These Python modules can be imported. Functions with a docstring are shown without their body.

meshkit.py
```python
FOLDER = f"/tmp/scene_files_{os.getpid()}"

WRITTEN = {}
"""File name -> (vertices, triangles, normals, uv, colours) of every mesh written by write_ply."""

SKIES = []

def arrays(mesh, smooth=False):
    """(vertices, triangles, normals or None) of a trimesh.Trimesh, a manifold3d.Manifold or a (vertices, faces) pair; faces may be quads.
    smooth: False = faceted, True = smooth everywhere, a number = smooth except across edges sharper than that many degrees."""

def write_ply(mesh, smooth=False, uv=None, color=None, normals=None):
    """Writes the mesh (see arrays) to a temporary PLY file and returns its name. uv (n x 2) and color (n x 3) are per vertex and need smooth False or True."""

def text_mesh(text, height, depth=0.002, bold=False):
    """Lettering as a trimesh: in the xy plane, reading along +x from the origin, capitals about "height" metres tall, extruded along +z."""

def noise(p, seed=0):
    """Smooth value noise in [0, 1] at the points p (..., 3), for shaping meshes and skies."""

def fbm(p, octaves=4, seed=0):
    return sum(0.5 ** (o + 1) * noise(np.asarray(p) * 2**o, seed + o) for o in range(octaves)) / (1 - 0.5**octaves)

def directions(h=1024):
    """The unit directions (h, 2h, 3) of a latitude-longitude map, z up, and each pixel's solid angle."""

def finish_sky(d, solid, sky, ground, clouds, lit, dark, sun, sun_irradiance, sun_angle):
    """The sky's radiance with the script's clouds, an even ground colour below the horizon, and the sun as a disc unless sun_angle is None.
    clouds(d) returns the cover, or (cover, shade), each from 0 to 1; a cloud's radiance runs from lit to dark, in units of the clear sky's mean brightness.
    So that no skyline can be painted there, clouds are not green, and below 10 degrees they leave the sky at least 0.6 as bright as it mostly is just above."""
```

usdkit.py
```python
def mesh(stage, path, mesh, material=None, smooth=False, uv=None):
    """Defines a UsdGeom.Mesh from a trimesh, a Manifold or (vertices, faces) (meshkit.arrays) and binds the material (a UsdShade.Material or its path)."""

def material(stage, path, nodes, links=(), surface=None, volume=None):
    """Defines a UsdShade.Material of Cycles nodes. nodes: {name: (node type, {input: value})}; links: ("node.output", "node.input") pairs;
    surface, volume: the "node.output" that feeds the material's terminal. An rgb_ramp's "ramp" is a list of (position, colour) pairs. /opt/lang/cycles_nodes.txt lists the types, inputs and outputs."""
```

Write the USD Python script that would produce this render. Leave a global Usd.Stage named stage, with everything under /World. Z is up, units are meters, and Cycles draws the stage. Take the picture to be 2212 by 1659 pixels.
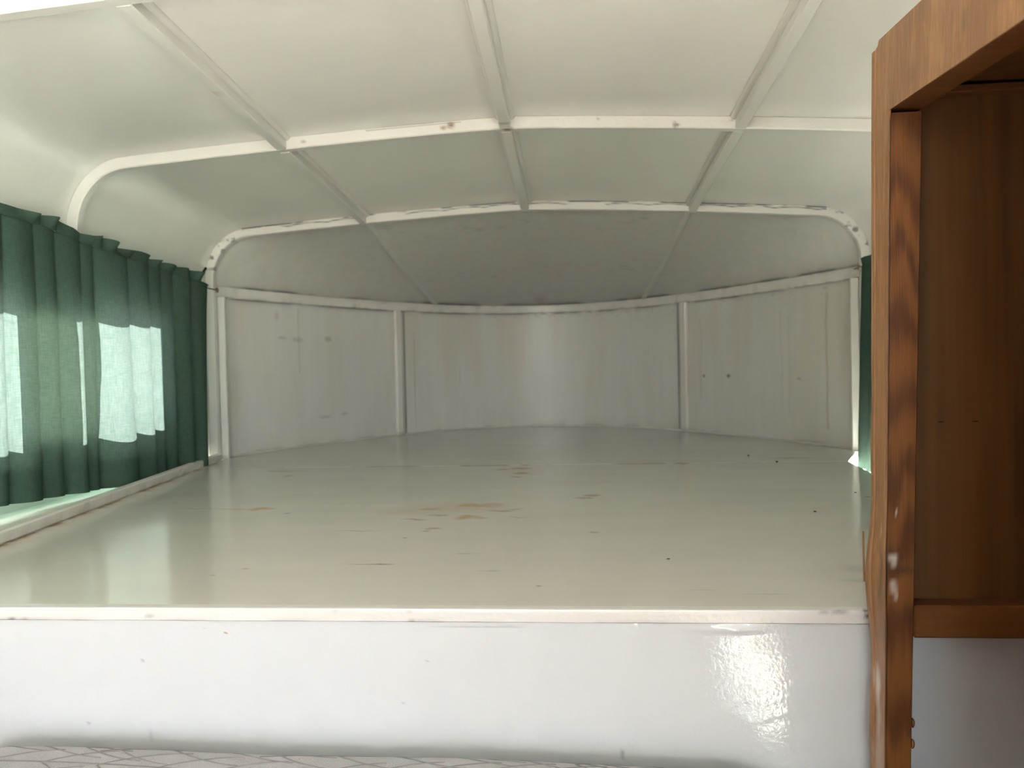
import math
import numpy as np
import trimesh
from shapely.geometry import Polygon, box as sbox
from pxr import Usd, UsdGeom, UsdLux, UsdShade, Gf, Sdf, Vt
import usdkit
import meshkit

stage = Usd.Stage.CreateInMemory()
UsdGeom.SetStageUpAxis(stage, "Z")
UsdGeom.SetStageMetersPerUnit(stage, 1.0)
UsdGeom.Xform.Define(stage, "/World")
UsdGeom.Scope.Define(stage, "/World/Looks")
T = Sdf.ValueTypeNames
BZ = 1.35                      # height of the bunk board's top above the van floor

# ------------------------------------------------------------------ camera
cam = UsdGeom.Camera.Define(stage, "/World/camera")
cam.CreateHorizontalApertureAttr(36.0)
cam.CreateVerticalApertureAttr(27.0)
cam.CreateFocalLengthAttr(26.666)
cam.CreateFStopAttr(9.0)
cam.CreateFocusDistanceAttr(0.9)
cam.CreateClippingRangeAttr(Gf.Vec2f(0.02, 500))
R_, U_, F_ = (0.99653, 0.0803, -0.0217), (0.0199, 0.02314, 0.99953), (-0.08077, 0.9965, -0.02146)
cam.AddTransformOp().Set(Gf.Matrix4d(*R_, 0, *U_, 0, *(-x for x in F_), 0, 0.1293, 0.0, BZ + 0.2543, 1))
cam.CreateExposureAttr(0.52)

# ------------------------------------------------------------------ sky and sun
dome = UsdLux.DomeLight.Define(stage, "/World/sky")
dome.CreateIntensityAttr(4.5)
dome.CreateColorAttr(Gf.Vec3f(0.74, 0.87, 1.0))
sun = UsdLux.DistantLight.Define(stage, "/World/sun")
SUN_EL, SUN_AZ = math.radians(25), math.radians(-20)      # travels towards +X, down, a little towards the rear
SUN = np.array([math.cos(SUN_EL) * math.cos(SUN_AZ), math.cos(SUN_EL) * math.sin(SUN_AZ), -math.sin(SUN_EL)])
sun.CreateIntensityAttr(30.0)
sun.CreateNormalizeAttr(True)
sun.CreateAngleAttr(0.53)
sun.CreateColorAttr(Gf.Vec3f(1.0, 0.97, 0.93))
_z = -SUN
_x = np.cross([0, 0, 1.0], _z); _x /= np.linalg.norm(_x)
_y = np.cross(_z, _x)
sun.AddTransformOp().Set(Gf.Matrix4d(*_x, 0, *_y, 0, *_z, 0, 0, 0, 5, 1))


# ------------------------------------------------------------------ helpers
used = {}


def fresh(parent, name):
    n = used.get((parent, name), 0)
    used[(parent, name)] = n + 1
    return f"{parent}/{name}" if n == 0 else f"{parent}/{name}_{n:03d}"


def tag(prim, label=None, category=None, group=None, kind=None):
    for k, x in (("label", label), ("category", category), ("group", group), ("kind", kind)):
        if x:
            prim.SetCustomDataByKey(k, x)
    return prim


BASE = {"/World": np.zeros(3)}


def thing(name, base=(0, 0, 0), label=None, category=None, group=None, kind=None):
    path = fresh("/World", name)
    x = UsdGeom.Xform.Define(stage, path)
    x.AddTranslateOp().Set(Gf.Vec3d(*map(float, base)))
    BASE[path] = np.asarray(base, float)
    tag(x.GetPrim(), label, category, group, kind)
    return path


def add(parent, name, mesh, mat, smooth=30, stain=None, **tags):
    """One Mesh prim from world-space geometry; stain(v) gives (grime, rust, yellow) per vertex."""
    path = fresh(parent, name)
    base = BASE.get(parent, np.zeros(3))
    v, f, n = meshkit.arrays(mesh, smooth)
    m = UsdGeom.Mesh.Define(stage, path)
    m.CreatePointsAttr(Vt.Vec3fArray.FromNumpy((v - base).astype(np.float32)))
    m.CreateFaceVertexCountsAttr(Vt.IntArray.FromNumpy(np.full(len(f), 3, np.int32)))
    m.CreateFaceVertexIndicesAttr(Vt.IntArray.FromNumpy(f.astype(np.int32).ravel()))
    m.CreateSubdivisionSchemeAttr("none")
    if n is not None:
        m.CreateNormalsAttr(Vt.Vec3fArray.FromNumpy(n.astype(np.float32)))
        m.SetNormalsInterpolation("vertex")
    if stain is not None:
        c = np.clip(stain(v - np.array([0, 0, BZ])), 0, 1)
        UsdGeom.PrimvarsAPI(m).CreatePrimvar("stain", T.Color3fArray, "vertex").Set(Vt.Vec3fArray.FromNumpy(c.astype(np.float32)))
    UsdShade.MaterialBindingAPI.Apply(m.GetPrim()).Bind(mat)
    BASE[path] = base
    tag(m.GetPrim(), **tags)
    return path


def grid(P, flip=False):
    """Quads over an (a, b, 3) array of points."""
    a, b = P.shape[:2]
    i = np.arange(a * b).reshape(a, b)
    q = np.stack([i[:-1, :-1], i[1:, :-1], i[1:, 1:], i[:-1, 1:]], -1).reshape(-1, 4)
    return (P.reshape(-1, 3), q[:, ::-1] if flip else q)


def cbox(x0, x1, y0, y1, z0, z1, c=0.0015):
    """A box with chamfered edges; z is given from the bunk top."""
    import manifold3d
    e = np.array([[x0, x1], [y0, y1], [z0 + BZ, z1 + BZ]], float)
    pts = []
    for ax in range(3):
        lo, hi = e[:, 0] + c, e[:, 1] - c
        lo[ax], hi[ax] = e[ax]
        for k in np.ndindex(2, 2, 2):
            pts.append([(lo, hi)[k[j]][j] for j in range(3)])
    return trimesh.convex.convex_hull(np.array(pts))


def extr(poly, axis, a, b):
    """Extrudes a shapely polygon along an axis from a to b. axis 'x': polygon is (y, z); 'y': (x, z); 'z': (x, y)."""
    m = trimesh.creation.extrude_polygon(poly, b - a, engine="earcut")
    v = m.vertices.copy()
    if axis == "x":
        w = np.stack([v[:, 2] + a, v[:, 0], v[:, 1] + BZ], 1)
    elif axis == "y":
        w = np.stack([v[:, 0], v[:, 2] + a, v[:, 1] + BZ], 1)
        m.invert()
    else:
        w = np.stack([v[:, 0], v[:, 1], v[:, 2] + a + BZ], 1)
    return trimesh.Trimesh(w, m.faces, process=False)


def sweep(path, nrm, bin_, section, closed_ends=True):
    """Sweeps a closed section [(n, b)] along the path; nrm and bin_ are unit vectors per path point."""
    path, nrm, bin_ = (np.asarray(x, float) for x in (path, nrm, bin_))
    if bin_.ndim == 1:
        bin_ = np.broadcast_to(bin_, path.shape)
    s = np.asarray(section, float)
    P = path[:, None] + nrm[:, None] * s[None, :, :1] + bin_[:, None] * s[None, :, 1:]
    P = np.concatenate([P, P[:, :1]], 1)
    v, q = grid(P)
    f = np.vstack([q[:, [0, 1, 2]], q[:, [0, 2, 3]]])
    k = s.shape[0]
    if closed_ends:
        fan = np.array([[0, j, j + 1] for j in range(1, k - 1)])
        f = np.vstack([f, fan, fan[:, ::-1] + (len(path) - 1) * (k + 1)])
    m = trimesh.Trimesh(v, f, process=False)
    m.merge_vertices()
    m.fix_normals()
    return m


def rect_section(n0, n1, b0, b1, c=0.002, front=1):
    """Chamfered rectangle in (n, b); the b0 side gets extra points for stains."""
    ts = np.linspace(n1 - c, n0 + c, front + 1)
    return [(n0 + c, b1), (n0, b1 - c), (n0, b0 + c)][::1] and (
        [(n0, b0 + c), (n0, b1 - c), (n0 + c, b1), (n1 - c, b1), (n1, b1 - c), (n1, b0 + c)] + [(t, b0) for t in ts])


def tube(path, r, k=8):
    p = np.asarray(path, float)
    t = np.gradient(p, axis=0)
    t /= np.linalg.norm(t, axis=1, keepdims=True)
    up = np.array([0, 0, 1.0]) if abs(t[0, 2]) < 0.9 else np.array([1.0, 0, 0])
    n = np.cross(t, up); n /= np.linalg.norm(n, axis=1, keepdims=True)
    b = np.cross(t, n)
    a = np.arange(k) * 2 * np.pi / k
    return sweep(p, n, b, np.stack([r * np.cos(a), r * np.sin(a)], 1))


def ns(p, seed=0, octaves=3):
    return meshkit.fbm(np.asarray(p, float), octaves, seed)


def spots(v, items, seed=5, warp=0.004, freq=90):
    """Soft ragged blobs: items = (centre xyz, radii xyz, strength)."""
    out = np.zeros(len(v))
    w = np.stack([ns(v * freq, seed + k, 2) - 0.5 for k in range(3)], 1) * warp * 2
    g = ns(v * freq * 2.2, seed + 9, 2)
    for c, r, s in items:
        r = np.asarray(r, float)
        near = np.all(np.abs(v - c) < r * 2 + 0.02, axis=1)
        if near.any():
            d = np.sqrt((((v[near] + w[near] * np.minimum(1, r / 0.006) - c) / r) ** 2).sum(1))
            out[near] = np.maximum(out[near], s * np.clip(1.25 - d, 0, 1) ** 0.7 * np.clip(0.35 + 1.3 * g[near], 0, 1))
    return out


# ------------------------------------------------------------------ materials
def mat(name, nodes, links, surface="p.BSDF"):
    return usdkit.material(stage, "/World/Looks/" + name, nodes, links, surface=surface)


def paint(name, base, rough=0.3, var=0.04, wave=(2.2, 0.02), peel=(160, 0.0006), streak=None, spec=0.5):
    """Brushed gloss paint with stains read from the mesh; wave and peel are (noise scale, bump height in metres)."""
    b = np.array(base)
    nodes = {
        "g": ("geometry", {}),
        "map": ("mapping", {"scale": streak or (1, 1, 1)}),
        "n0": ("noise_texture", {"scale": 5.0, "detail": 5.0, "roughness": 0.6}),
        "r0": ("rgb_ramp", {"ramp": [(0.3, tuple(b * (1 - var))), (0.7, tuple(np.minimum(b * (1 + var * 0.5), 0.95)))]}),
        "at": ("attribute", {"attribute": "stain"}),
        "sep": ("separate_color", {}),
        "m1": ("mix_color", {"b": (0.030, 0.029, 0.025)}),
        "m2": ("mix_color", {"b": (0.19, 0.075, 0.022)}),
        "m3": ("mix_color", {"b": (0.50, 0.33, 0.11)}),
        "n1": ("noise_texture", {"scale": wave[0], "detail": 2.0}),
        "n2": ("noise_texture", {"scale": peel[0], "detail": 2.0}),
        "b1": ("bump", {"distance": wave[1], "strength": 1.0}),
        "b2": ("bump", {"distance": peel[1], "strength": 1.0}),
        "p": ("principled_bsdf", {"roughness": rough, "specular_ior_level": spec}),
    }
    links = [("g.position", "map.vector"), ("map.vector", "n0.vector"), ("n0.fac", "r0.fac"), ("at.color", "sep.color"),
             ("r0.color", "m3.a"), ("sep.b", "m3.fac"), ("m3.result", "m2.a"), ("sep.g", "m2.fac"), ("m2.result", "m1.a"), ("sep.r", "m1.fac"),
             ("m1.result", "p.base_color"), ("g.position", "n1.vector"), ("map.vector", "n2.vector"), ("n1.fac", "b1.height"),
             ("n2.fac", "b2.height"), ("b1.normal", "b2.normal"), ("b2.normal", "p.normal")]
    return mat(name, nodes, links)


M = {}
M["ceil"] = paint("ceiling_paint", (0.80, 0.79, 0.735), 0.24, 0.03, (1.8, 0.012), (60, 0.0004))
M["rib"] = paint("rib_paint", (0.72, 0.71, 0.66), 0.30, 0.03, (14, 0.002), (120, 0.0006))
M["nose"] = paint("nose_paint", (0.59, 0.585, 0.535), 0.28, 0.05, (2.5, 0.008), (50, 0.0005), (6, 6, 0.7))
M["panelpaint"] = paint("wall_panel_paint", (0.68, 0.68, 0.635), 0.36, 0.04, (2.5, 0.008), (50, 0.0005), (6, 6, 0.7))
M["bed"] = paint("bunk_paint", (0.575, 0.572, 0.525), 0.14, 0.035, (3.0, 0.003), (5, 0.0003), (0.7, 2.4, 1))
M["fascia"] = paint("fascia_paint", (0.52, 0.52, 0.52), 0.22, 0.03, (20, 0.001), (150, 0.0004))
M["riser"] = paint("riser_gloss", (0.475, 0.495, 0.525), 0.06, 0.012, (5, 0.0018), (220, 0.00016))
M["wall"] = paint("wall_paint", (0.74, 0.74, 0.70), 0.35, 0.03)


def wood(name, dark, light, rough=0.38, grain=(90, 90, 3.0), rings=None, coat=0.25):
    nodes = {
        "tc": ("texture_coordinate", {}),
        "map": ("mapping", {"scale": grain}),
        "n": ("noise_texture", {"scale": 1.0, "detail": 5.0, "roughness": 0.65, "distortion": 0.4}),
        "map2": ("mapping", {"scale": tuple(x * 0.09 for x in grain)}),
        "n2": ("noise_texture", {"scale": 1.0, "detail": 3.0, "distortion": 1.2}),
        "mx": ("math", {"math_type": "multiply_add", "value2": 0.5}),
        "r": ("rgb_ramp", {"ramp": [(0.30, tuple(np.array(dark) * 0.8)), (0.45, dark), (0.62, light), (0.8, tuple(np.array(light) * 1.12))]}),
        "at": ("attribute", {"attribute": "stain"}),
        "sep": ("separate_color", {}),
        "m1": ("mix_color", {"b": (0.022, 0.014, 0.010)}),
        "m2": ("mix_color", {"b": (0.66, 0.63, 0.60)}),
        "bp": ("bump", {"distance": 0.0006, "strength": 0.7}),
        "p": ("principled_bsdf", {"roughness": rough, "coat_weight": coat, "coat_roughness": 0.25}),
    }
    links = [("tc.object", "map.vector"), ("map.vector", "n.vector"), ("tc.object", "map2.vector"), ("map2.vector", "n2.vector"),
             ("n.fac", "mx.value1"), ("n2.fac", "half.value1"), ("half.value", "mx.value3"), ("mx.value", "r.fac"),
             ("at.color", "sep.color"), ("r.color", "m2.a"), ("sep.g", "m2.fac"), ("m2.result", "m1.a"), ("sep.r", "m1.fac"),
             ("m1.result", "p.base_color"), ("n.fac", "bp.height"), ("bp.normal", "p.normal")]
    nodes["half"] = ("math", {"math_type": "multiply", "value2": 0.5})
    if rings:
        nodes["w"] = ("wave_texture", {"wave_type": "rings", "rings_direction": "x", "scale": rings, "distortion": 7.0, "detail": 2.0, "detail_scale": 0.6})
        nodes["mapw"] = ("mapping", {"scale": (1, 1, 0.10), "location": (0.02, 0.05, 0.02)})
        nodes["wm"] = ("math", {"math_type": "multiply_add", "value2": 0.22, "value3": -0.11})
        nodes["wa"] = ("math", {"math_type": "add"})
        links = [l for l in links if l[1] != "r.fac"] + [("tc.object", "mapw.vector"), ("mapw.vector", "w.vector"), ("w.fac", "wm.value1"),
                                                         ("wm.value", "wa.value1"), ("mx.value", "wa.value2"), ("wa.value", "r.fac")]
    return mat(name, nodes, links)


M["ply"] = wood("plywood_varnished", (0.20, 0.095, 0.036), (0.33, 0.17, 0.070), 0.42, (330, 330, 36.0))
M["ply_panel"] = wood("plywood_panel_shaded", (0.060, 0.023, 0.005), (0.105, 0.043, 0.010), 0.5, (60, 60, 2.2), coat=0.05)  # darker than the face ply: interior shade put into the tone
M["post"] = wood("pine_post_stained_shaded", (0.070, 0.022, 0.0045), (0.135, 0.049, 0.011), 0.45, (170, 170, 6.0), rings=60, coat=0.06)  # stain tone lowered to stand in for shade inside the wardrobe
M["rail"] = wood("pine_rail_stained", (0.075, 0.026, 0.007), (0.125, 0.047, 0.013), 0.42, (4.0, 130, 130), coat=0.1)
M["veneer"] = wood("veneer_edge", (0.20, 0.105, 0.045), (0.30, 0.16, 0.070), 0.5, (300, 300, 8.0), coat=0.1)


def simple(name, color, rough=0.5, metal=0.0, noise=0.0, bump=None):
    nodes = {"p": ("principled_bsdf", {"base_color": color, "roughness": rough, "metallic": metal})}
    links = []
    if noise:
        c = np.array(color)
        nodes |= {"g": ("geometry", {}), "n": ("noise_texture", {"scale": 9.0, "detail": 6.0}),
                  "r": ("rgb_ramp", {"ramp": [(0.3, tuple(c * (1 - noise))), (0.7, tuple(c * (1 + noise)))]})}
        links = [("g.position", "n.vector"), ("n.fac", "r.fac"), ("r.color", "p.base_color")]
    return mat(name, nodes, links)


M["brass"] = simple("brass_plated_steel", (0.55, 0.40, 0.24), 0.3, 1.0)
M["wire"] = simple("coated_wire", (0.16, 0.14, 0.12), 0.4)
M["cable"] = simple("dark_cable", (0.03, 0.026, 0.022), 0.5)
M["crumb"] = simple("dark_crumb", (0.07, 0.062, 0.05), 0.8)
M["alu"] = simple("window_frame_metal", (0.62, 0.63, 0.64), 0.35, 0.6)
M["floor"] = simple("vinyl_floor", (0.60, 0.575, 0.53), 0.4, 0, 0.10)
M["ground"] = simple("gravel_ground", (0.46, 0.42, 0.35), 0.9, 0, 0.15)
M["cream"] = simple("cream_cupboard_paint", (0.72, 0.68, 0.58), 0.4)
M["bench"] = simple("bench_wood", (0.30, 0.15, 0.06), 0.5, 0, 0.15)
M["gap"] = simple("dark_gap", (0.02, 0.018, 0.015), 0.9)

M["glass"] = mat("window_glass", {
    "fr": ("fresnel", {"IOR": 1.5}), "t": ("transparent_bsdf", {"color": (0.93, 0.96, 0.95)}), "g": ("glossy_bsdf", {"roughness": 0.02, "color": (1, 1, 1)}),
    "mx": ("mix_closure", {})}, [("fr.fac", "mx.fac"), ("t.BSDF", "mx.closure1"), ("g.BSDF", "mx.closure2")], "mx.closure")

# cotton: weave seen as fine vertical slubs that let more or less light through
def cotton(name, t0, t1):
    return mat(name, {
    "g": ("geometry", {}),
    "mv": ("mapping", {"scale": (420, 420, 42)}), "nv": ("noise_texture", {"scale": 1.0, "detail": 3.0}),
    "mh": ("mapping", {"scale": (60, 60, 520)}), "nh": ("noise_texture", {"scale": 1.0, "detail": 2.0}),
    "ad": ("math", {"math_type": "add"}),
    "rd": ("rgb_ramp", {"ramp": [(0.35, (0.095, 0.175, 0.130)), (0.65, (0.125, 0.215, 0.165))]}),
    "half": ("math", {"math_type": "multiply", "value2": 0.5}),
    "rt": ("rgb_ramp", {"ramp": [(0.36, t0), (0.62, t1)]}),
    "d": ("diffuse_bsdf", {}), "t": ("translucent_bsdf", {}), "mx": ("mix_closure", {"fac": 0.5}),
    "bp": ("bump", {"distance": 0.0004, "strength": 0.5})},
    [("g.position", "mv.vector"), ("mv.vector", "nv.vector"), ("g.position", "mh.vector"), ("mh.vector", "nh.vector"), ("nv.fac", "ad.value1"),
     ("nh.fac", "ad.value2"), ("ad.value", "half.value1"), ("half.value", "rd.fac"), ("half.value", "rt.fac"), ("rd.color", "d.color"), ("rt.color", "t.color"),
     ("half.value", "bp.height"), ("bp.normal", "d.normal"), ("d.BSDF", "mx.closure1"), ("t.BSDF", "mx.closure2")], "mx.closure")


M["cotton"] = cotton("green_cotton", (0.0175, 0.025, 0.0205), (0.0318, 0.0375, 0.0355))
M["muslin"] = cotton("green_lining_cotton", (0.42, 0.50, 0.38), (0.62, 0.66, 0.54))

M["cushion"] = mat("grey_upholstery", {
    "g": ("geometry", {}), "n": ("noise_texture", {"scale": 420.0, "detail": 4.0, "roughness": 0.7}),
    "n2": ("noise_texture", {"scale": 30.0, "detail": 3.0}),
    "r": ("rgb_ramp", {"ramp": [(0.3, (0.29, 0.287, 0.29)), (0.7, (0.34, 0.337, 0.34))]}),
    "bp": ("bump", {"distance": 0.0012, "strength": 1.0}), "p": ("principled_bsdf", {"roughness": 0.8, "sheen_weight": 0.2})},
    [("g.position", "n.vector"), ("g.position", "n2.vector"), ("n2.fac", "r.fac"), ("r.color", "p.base_color"), ("n.fac", "bp.height"), ("bp.normal", "p.normal")])
M["vein"] = simple("upholstery_vein", (0.175, 0.173, 0.18), 0.75)

# ------------------------------------------------------------------ shell profile
W, CR = 0.932, 0.108           # inner half width at the ribs, corner radius
REAR = -2.9
HOOPS = [2.181, 1.563, 0.982, 0.370, -0.230, -0.830, -1.430, -2.030, -2.630]
STR = 0.474


def ztop(y):
    return 0.745 - 0.0639 * (max(y, -0.2) - 1.563)


def arch(x):
    return 0.038 * (np.sqrt(x * x + 0.05 ** 2) - 0.05) + 0.024 * x * x


def profile(y, off=0.0, n=40, zlow=0.40):
    """Points (x, z) and outward normals of the roof section at y, left to right, pushed out by off."""
    zt = ztop(y)
    xa = np.linspace(0, W - CR, n)
    za = zt - arch(xa)
    sl = 0.038 * xa / np.sqrt(xa ** 2 + 0.05 ** 2) + 0.048 * xa
    na = np.stack([sl, np.ones(n)], 1)
    a = np.linspace(math.atan(sl[-1]), np.pi / 2, n // 2)
    rz = CR * 1.18
    n0 = a[0]
    xc = (W - CR) + CR * (np.sin(a) - np.sin(n0)) / (1 - np.sin(n0))
    zc = za[-1] - rz * (np.cos(n0) - np.cos(a))
    nc = np.stack([np.sin(a), np.cos(a)], 1)
    zv = np.linspace(zc[-1], zlow, 10)[1:]
    x = np.concatenate([xa, xc[1:], np.full(9, W)])
    z = np.concatenate([za, zc[1:], zv])
    nn = np.concatenate([na / np.linalg.norm(na, axis=1, keepdims=True), nc[1:], np.tile([1.0, 0], (9, 1))])
    x = np.concatenate([-x[:0:-1], x]); z = np.concatenate([z[:0:-1], z])
    nx = np.concatenate([-nn[:0:-1, 0], nn[:, 0]]); nz = np.concatenate([nn[:0:-1, 1], nn[:, 1]])
    return np.stack([x + nx * off, z + nz * off], 1), np.stack([nx, nz], 1)


def resample(P, d):
    s = np.concatenate([[0], np.cumsum(np.linalg.norm(np.diff(P[:, :2] if P.shape[1] < 3 else P, axis=0), axis=1))])
    t = np.linspace(0, s[-1], max(2, int(s[-1] / d)))
    return np.stack([np.interp(t, s, P[:, k]) for k in range(P.shape[1])], 1)


ceiling = thing("ceiling", (0, 0, BZ), kind="structure")
tag(stage.GetPrimAtPath(ceiling), "white painted arched roof lining of sheets between welded ribs")

# roof sheets between the ribs and stringers (cells are slightly pillowed)
edges_x = [-9, -STR, 0, STR, 9]
ys_edges = HOOPS[::-1]
for r in range(len(ys_edges) - 1):
    y0, y1 = ys_edges[r], ys_edges[r + 1]
    fine = y1 > 0.9
    ny = 40 if fine else 6
    for k in range(4):
        P, _ = profile(0.0, 0.0)
        m = (P[:, 0] >= edges_x[k] - 1e-6) & (P[:, 0] <= edges_x[k + 1] + 1e-6)
        rows = []
        for i, y in enumerate(np.linspace(y0, y1 + 0.011, ny)):
            Q, N = profile(y, 0.025, 60 if fine else 24)
            lo, hi = max(edges_x[k], -W - 0.1), min(edges_x[k + 1], W + 0.1)
            sel = (Q[:, 0] > lo) & (Q[:, 0] < hi)
            q = Q[sel]
            if edges_x[k] > -5:
                q = np.vstack([[lo, np.interp(lo, Q[20:-20, 0], Q[20:-20, 1])], q])
            if edges_x[k + 1] < 5:
                q = np.vstack([q, [hi, np.interp(hi, Q[20:-20, 0], Q[20:-20, 1])]])
            u = np.linspace(0, 1, len(q))
            bulge = 0.004 * np.sin(np.pi * (i / (ny - 1))) * np.sin(np.pi * u) * (1 if (r + k) % 2 else -0.6)
            rows.append(np.stack([q[:, 0], np.full(len(q), y), q[:, 1] + bulge + BZ], 1))
        L = min(len(x) for x in rows)
        rows = [x if len(x) == L else resample(x, 1) if False else x[np.linspace(0, len(x) - 1, L).round().astype(int)] for x in rows]
        A = np.array(rows)
        back = A + np.array([0, 0, 0.006]) + np.where(np.abs(A[..., :1]) > W, np.sign(A[..., :1]) * 0.006, 0) * np.array([1.0, 0, 0])
        sheet = grid(A)
        f_ = sheet[1]
        n_ = len(sheet[0])
        add(ceiling, "roof_sheet", (np.vstack([sheet[0], back.reshape(-1, 3)]), np.vstack([f_, f_[:, ::-1] + n_])), M["ceil"], smooth=40)


# ribs
def rib_stain(yh):
    zt = ztop(yh)

    def fn(v):
        q = v[:, 2] - (zt - arch(v[:, 0]))          # 0 at the lower edge, .025 at the sheet
        g, ru = np.zeros(len(v)), np.zeros(len(v))
        front = v[:, 1] < yh + 0.004
        flat = np.abs(v[:, 0]) < 0.84
        if yh > 2:
            a = ns(np.stack([v[:, 0] * 22, v[:, 0] * 0, v[:, 0] * 0], 1), 3, 2)
            b = ns(np.stack([v[:, 0] * 16 + 40, q * 60, q * 0], 1), 8, 2)
            line1 = np.exp(-((q - 0.0235 + 0.002 * (b - 0.5)) / 0.0022) ** 2) * np.clip((a - 0.40) * 9, 0, 1)
            line2 = np.exp(-((q - 0.0155 - 0.004 * np.abs(np.sin(v[:, 0] * 27))) / 0.0014) ** 2) * np.clip((b - 0.42) * 8, 0, 1)
            g = np.maximum(line1, line2 * 0.95) * front * flat
            cor = (np.abs(v[:, 0]) > 0.86) & (v[:, 2] > 0.55)
            g = np.maximum(g, cor * front * np.clip((ns(v * 60, 12) - 0.56) * 6, 0, 1) * 0.7)
        elif yh > 1.4:
            g = spots(v, [((0.349, yh, 0.737), (0.004, 0.02, 0.003), .7), ((0.456, yh, 0.741), (0.003, 0.02, 0.002), .8)], 4, 0.002)
            ru = spots(v, [((-0.113, yh, 0.757), (0.008, .02, 0.007), .9), ((-0.128, yh, 0.753), (0.007, .02, .004), .8), ((-0.426, yh, 0.738), (0.006, .02, .004), .6), ((0.344, yh, 0.737), (.005, .02, .006), .7),
                           ((0.003, yh, 0.7455), (0.014, .02, .0028), 1), ((-0.474, yh, 0.7215), (.008, .02, .003), .6), ((0.19, yh, 0.756), (.004, .02, .003), .5)], 6, 0.003)
            g = np.maximum(g, np.exp(-((q - 0.021) / 0.0007) ** 2) * front * np.clip((np.abs(v[:, 0] + 0.19) < 0.1) * 0.5, 0, 1))
        return np.stack([g, ru, ru * 0], 1)
    return fn


for yh in HOOPS:
    vis = yh > 0.9
    P, N = profile(yh, 0.0, 40, 0.0 if yh > 2 else 0.40)
    PN = np.concatenate([P, N], 1)
    PN = resample(PN, 0.004 if vis else 0.03)
    N = PN[:, 2:] / np.linalg.norm(PN[:, 2:], axis=1, keepdims=True)
    path = np.stack([PN[:, 0], np.full(len(PN), yh), PN[:, 1] + BZ], 1)
    nrm = np.stack([N[:, 0], np.zeros(len(N)), N[:, 1]], 1)
    sec = rect_section(0.0, 0.0255, 0.0, 0.022, 0.0022, 8 if vis else 1)
    add(ceiling, "roof_rib", sweep(path, nrm, np.array([0, 1.0, 0]), sec), M["rib"], smooth=35, stain=rib_stain(yh) if vis and yh > 1.2 else None)

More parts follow.
